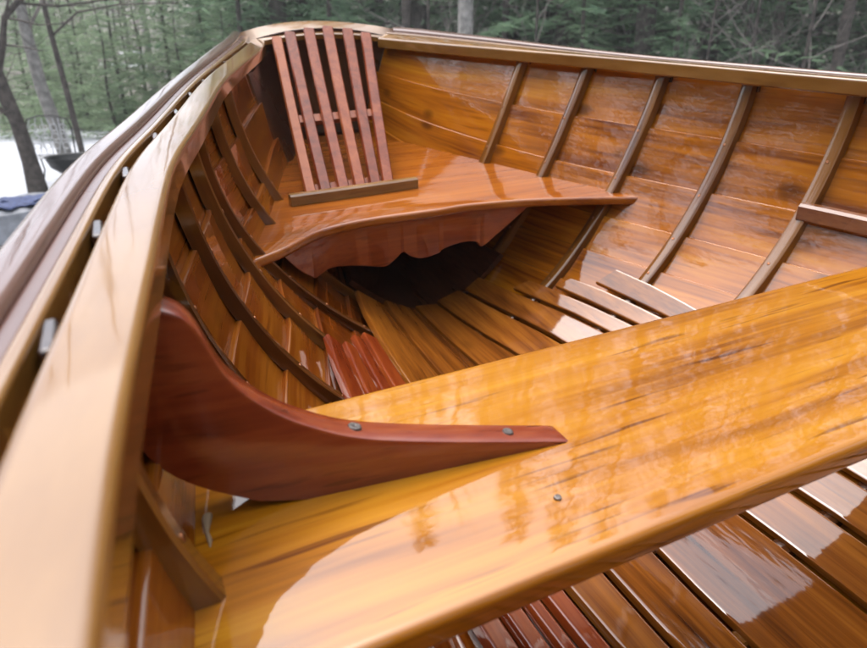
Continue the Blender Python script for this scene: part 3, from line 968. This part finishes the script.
G1_ = 'conifers behind the boat'
inview = [
    ('pine', 100, 17, 1.0, 'pale green pine bush left of the boat, at the far edge of the snow'),
    ('pine', 128, 14.5, .75, 'low pale pine beside the left rail'),
    ('pine', 160, 13.5, .8, 'bushy pale pine rising over the middle of the left rail'),
    ('pine', 205, 13.5, .85, 'pale pine over the far part of the left rail'),
    ('pine', 5, 14.5, .62, 'pale pine at the left edge behind the crooked tree'),
    ('spruce', 262, 15, .8, 'spruce left of the backrest slats'),
    ('spruce', 300, 13.5, .9, 'spruce directly behind the backrest slats'),
    ('spruce', 350, 15, 1.0, 'dense spruce behind the right backrest slats'),
    ('spruce', 385, 18, 1.0, 'tall spruce between the backrest and the leaning trunk'),
    ('spruce', 545, 12.5, .9, 'dark green spruce above the second rib'),
    ('spruce', 610, 11.5, .85, 'fullest green spruce above the middle of the right rail'),
    ('spruce', 665, 13, .95, 'green spruce right of the fullest one'),
    ('spruce', 735, 15, 1.0, 'spruce behind the brown trunk'),
    ('spruce', 800, 16, 1.0, 'spruce behind the dark straight trunk'),
    ('spruce', 845, 12, .8, 'grey green spruce near the right edge'),
    ('spruce', 905, 12, .9, 'spruce just beyond the right edge'),
    ('spruce', 440, 20, 1.0, 'distant spruce behind the thick pale trunk'),
    ('spruce', 500, 17, 1.0, 'distant spruce behind the thin grey trunks'),
    ('pine', 240, 17, 1.0, 'pale pine between the rail and the backrest'),
]
for i, (kd, px, Y, s, lb) in enumerate(inview):
    pr = (pines if kd == 'pine' else spruces)[i % (2 if kd == 'pine' else 3)]
    place(pr, 'pine_tree' if kd == 'pine' else 'spruce_tree', at(px, Y), Y, rng.uniform(0, 6.28), s * (.85 if kd == 'pine' else 1.5), lb, 'pine' if kd == 'pine' else 'spruce', G1_)
for j in range(15):
    px = 270 + 710 * (j + rng.uniform(.15, .85)) / 15; Y = rng.uniform(14, 18)
    place(rng.choice(spruces), 'spruce_tree', at(px, Y), Y, rng.uniform(0, 6.28), rng.uniform(1.2, 1.55), 'tall spruce in the second row of the wood behind the boat', 'spruce', 'second row spruces')
for j, (px, Y, s_) in enumerate(((60, 13, .5), (95, 12.4, .5), (122, 15, .62), (150, 12.6, .5), (182, 14.5, .62), (215, 12.8, .5), (238, 14, .6), (20, 16, .6), (-15, 12.5, .5), (140, 17.5, .7), (80, 16, .66), (255, 12.2, .5))):
    place(pines[j % 2], 'pine_tree', at(px, Y), Y, rng.uniform(0, 6.28), s_, 'small bushy pine in the thicket behind the left rail', 'pine', 'pine thicket left')
# leafless undergrowth
G2_ = 'leafless saplings in the woods behind the boat'
lbs = ['tangle of leafless grey twigs in the woods behind the boat'] * 60
k = 0
for Y, n, x0, x1 in ((12.5, 5, 420, 900), (16, 8, -40, 900), (20, 10, -60, 940), (26, 12, -80, 950)):
    for j in range(n):
        px = x0 + (x1 - x0) * (j + rng.uniform(.1, .9)) / n
        place(saps[k % 3], 'bare_sapling', at(px, Y), Y + rng.uniform(-.8, .8), rng.uniform(0, 6.28), rng.uniform(.8, 1.3), lbs[k], 'sapling', G2_); k += 1
for px, Y in ((668, 9.6), (705, 10.2), (752, 9.2), (818, 9.8), (862, 9.4), (520, 10.4), (430, 10.8)):
    place(saps[k % 3], 'bare_sapling', at(px, Y), Y, rng.uniform(0, 6.28), rng.uniform(.7, 1.0), lbs[0], 'sapling', G2_); k += 1
# the far rows of the wood, and the trees on the other sides that the varnish mirrors
G3_ = 'far trees of the wood'; G4_ = 'trees round the yard, outside the picture'
for j in range(60):
    px = -120 + 1150 * (j + rng.uniform(0, 1)) / 60; Y = rng.uniform(20, 42)
    kd = rng.random()
    if kd < .6: place(rng.choice(spruces), 'spruce_tree', at(px, Y), Y, rng.uniform(0, 6.28), rng.uniform(.9, 1.4) * (.33 if px < 240 else 1), 'distant spruce in the closed wall of the wood', 'spruce', G3_)
    else: place(rng.choice(bares), 'bare_tree', at(px, Y), Y, rng.uniform(0, 6.28), rng.uniform(.9, 1.4) * (.6 if px < 240 else 1), 'distant bare tree in the closed wall of the wood', 'tree', G3_)
for j in range(84):
    a = R(118 + 304 * (j + rng.uniform(.1, .9)) / 84)
    rr = rng.uniform(11.5, 18)
    x, y = rr * math.cos(a), rr * math.sin(a)
    if y > 5 and abs(x) < y * .95: continue
    az = math.degrees(math.atan2(x, y)); low_ = -112 < az < -42
    if rng.random() < .72: place(rng.choice(spruces), 'spruce_tree', x, y, rng.uniform(0, 6.28), rng.uniform(1.3, 1.8) * (.34 if -62 < az < -42 else .56 if low_ else 1), 'spruce standing round the yard', 'spruce', G4_)
    else: place(rng.choice(bares), 'bare_tree', x, y, rng.uniform(0, 6.28), rng.uniform(.8, 1.3) * (.6 if low_ else 1), 'bare tree standing round the yard', 'tree', G4_)

for j in range(24):
    a = R(-130 + 70 * (j + rng.uniform(.2, .8)) / 24); rr = rng.uniform(11, 14.5)
    x, y = rr * math.sin(a), rr * math.cos(a)
    place(rng.choice(pines), 'pine_tree', x, y, rng.uniform(0, 6.28), rng.uniform(1.25, 1.5), 'bushy pine in the belt left of the yard', 'pine', 'bushy pines left of the yard')
for px, Y, s_, lb in ((560, 10.5, .34, 'young spruce showing between two ribs, low above the rail'), (640, 10, .38, 'young full spruce nearest the middle of the right rail'), (700, 11, .36, 'young spruce left of the brown trunk'), (830, 10.5, .36, 'young spruce nearest the right edge'), (345, 10.5, .40, 'young spruce right above the backrest slats'), (590, 13, .5, 'half grown spruce behind the young ones'), (270, 11.5, .42, 'young spruce left of the backrest')):
    place(spruces[int(px) % 3], 'spruce_tree', at(px, Y), Y, rng.uniform(0, 6.28), s_, lb, 'spruce', G1_)

# ------------------------------------------------------------------ things in the snow on the left
t = empty('wire_chair', Matrix.Translation((-4.50, 7.9, 0)) @ Matrix.Rotation(R(15), 4, 'Z') @ Matrix.Scale(.78, 4))
tag(t, 'ornate wire garden chair in the snow beside the crooked tree', 'garden chair')
mb = MB()
mb.tube([(-.30, 0, .42), (-.31, 0, .8), (-.27, 0, .93), (-.1, 0, .98), (.1, 0, .98), (.27, 0, .93), (.31, 0, .8), (.30, 0, .42)], .012, 6)
mb.build('back_frame', M['blackmetal'], parent=t)
mb = MB()
for i in range(7):
    x = -.25 + .5 * i / 6
    mb.tube([(x, 0, .44), (x + .04 * math.sin(i * 2), 0, .6), (x - .05 * math.cos(i), 0, .76), (x * .9, 0, .95)], .008, 5)
for i in range(4):
    for j in range(3):
        cx_, cz_ = -.2 + .133 * i, .55 + .13 * j
        mb.tube([(cx_ + .05 * math.cos(a / 8 * 6.283), 0, cz_ + .05 * math.sin(a / 8 * 6.283)) for a in range(9)], .007, 5)
mb.build('back_scrollwork', M['whitemetal'], parent=t)
mb = MB()
mb.tube([(.24 * math.cos(a / 16 * 6.283), -.22 + .22 * math.sin(a / 16 * 6.283), .42) for a in range(17)], .012, 6)
for i in range(5): mb.tube([(-.2 + .1 * i, -.4, .42), (-.2 + .1 * i, -.04, .42)], .008, 5)
mb.build('seat', M['whitemetal'], parent=t)
for sx in (-1, 1):
    for yy_ in (0, -.38):
        mb = MB(); mb.tube([(.2 * sx, yy_, .43), (.17 * sx, yy_, .2), (.23 * sx, yy_ - .03 * (1 if yy_ else -1), 0)], .013, 6)
        mb.build('leg', M['blackmetal'], parent=t)

t = empty('fire_bowl', Matrix.Translation((-3.98, 7.45, 0)))
tag(t, 'black iron bowl on short legs, half hidden by the left rail', 'fire bowl')
mb = MB(); rows = []
for r_, z_ in ((.05, .16), (.18, .18), (.29, .26), (.33, .36), (.345, .37), (.315, .36), (.27, .27), (.15, .2), (.02, .18)):
    rows.append([(r_ * math.cos(a / 24 * 6.283), r_ * math.sin(a / 24 * 6.283), z_) for a in range(24)])
mb.grid(rows, closed_v=True, cap=True); mb.build('bowl', M['blackmetal'], parent=t)
for a in (0.3, 2.4, 4.5):
    mb = MB(); mb.tube([(.2 * math.cos(a), .2 * math.sin(a), .22), (.28 * math.cos(a), .28 * math.sin(a), 0)], .014, 6); mb.build('leg', M['blackmetal'], parent=t)

# covered box
t = empty('covered_crate', Matrix.Translation((-3.55, 5.25, 0)) @ Matrix.Rotation(R(28), 4, 'Z'))
tag(t, 'low crate under a grey tarp with blue cloth, at the left edge', 'crate')
mb = MB(); rows = []
for i in range(15):
    row = []
    for j in range(15):
        x, y = -.55 + 1.1 * i / 14, -.4 + .8 * j / 14
        e = max(abs(x) / .55, abs(y) / .4)
        z = .27 + .05 * noise.noise(Vector((x * 5, y * 5, 1))) - .24 * sst(.82, 1, e)
        row.append((x * (1 + .06 * sst(.8, 1, e)), y * (1 + .06 * sst(.8, 1, e)), z))
    rows.append(row)
mb.grid(rows); mb.build('tarp', M['tarp'], parent=t)
mb = MB(); mb.box(-.46, .46, -.32, .32, 0, .2); mb.build('crate_body', M['darkrail'], parent=t, smooth=False)
mb = MB(); rows = []
for i in range(13):
    row = []
    for j in range(11):
        x, y = -.02 + .42 * i / 12, -.30 + .46 * j / 10
        row.append((x + .03 * math.sin(j * 1.7), y + .03 * math.sin(i * 1.3), .30 + .03 * noise.noise(Vector((x * 13, y * 13, 4)))))
    rows.append(row)
mb.grid(rows); o = mb.build('blue_cloth', M['blue']); o.matrix_world = t.matrix_world.copy()
sol = o.modifiers.new('s', 'SOLIDIFY'); sol.thickness = .012
tag(o, 'crumpled blue cloth lying on the grey tarp', 'cloth')

HAZE = True
if HAZE:
    mb = MB(); mb.box(-160, 160, -160, 160, -2.2, 34)
    hm = bpy.data.materials.new('woodland_haze'); hm.use_nodes = True
    hn = hm.node_tree.nodes; hn.clear()
    ho = hn.new('ShaderNodeOutputMaterial'); hv = hn.new('ShaderNodeVolumePrincipled')
    hv.inputs['Color'].default_value = (.9, .93, .95, 1); hv.inputs['Density'].default_value = .003; hv.inputs['Anisotropy'].default_value = .1
    hm.node_tree.links.new(hv.outputs[0], ho.inputs['Volume'])
    hz = mb.build('haze', hm, smooth=False); tag(hz, 'thin grey haze in the damp woods', 'haze', kind='stuff')

# ------------------------------------------------------------------ sky, sun, camera
w = bpy.data.worlds.new('World'); sc.world = w; w.use_nodes = True
nt = w.node_tree; nd = nt.nodes; lk = nt.links
bg = nd['Background']
sky = nd.new('ShaderNodeTexSky'); sky.sky_type = 'NISHITA'; sky.sun_disc = False
SE, SA = R(74), R(-60)        # elevation; azimuth clockwise from +Y
sky.sun_elevation = SE; sky.sun_rotation = SA
sky.air_density = 1.0; sky.dust_density = 4.0; sky.ozone_density = 1.0
hs = nd.new('ShaderNodeHueSaturation'); hs.inputs['Saturation'].default_value = .48
lk.new(sky.outputs[0], hs.inputs['Color'])
lk.new(hs.outputs[0], bg.inputs['Color'])
bg.inputs['Strength'].default_value = .15
sd = bpy.data.lights.new('sun', 'SUN'); sd.energy = .5; sd.angle = R(90); sd.color = (1, .96, .9)
so = bpy.data.objects.new('sun', sd); col.objects.link(so)
dirv = Vector((math.sin(SA) * math.cos(SE), math.cos(SA) * math.cos(SE), math.sin(SE)))
so.rotation_euler = dirv.to_track_quat('Z', 'Y').to_euler(); so.location = (0, 0, 12)

cd = bpy.data.cameras.new('camera'); cam = bpy.data.objects.new('camera', cd); col.objects.link(cam)
cam.location = (0, 0, EYE); cam.rotation_euler = (R(90 - 22), 0, 0)
cd.sensor_width = 36; cd.lens = 650 / 867 * 36; cd.clip_start = .01; cd.clip_end = 2000
cd.dof.use_dof = True; cd.dof.focus_distance = .66; cd.dof.aperture_fstop = 9
sc.camera = cam

sc.render.engine = 'CYCLES'
vs = sc.view_settings; vs.view_transform = 'Standard'; vs.look = 'None'; vs.gamma = 1; vs.use_curve_mapping = False
vs.exposure = 1.9
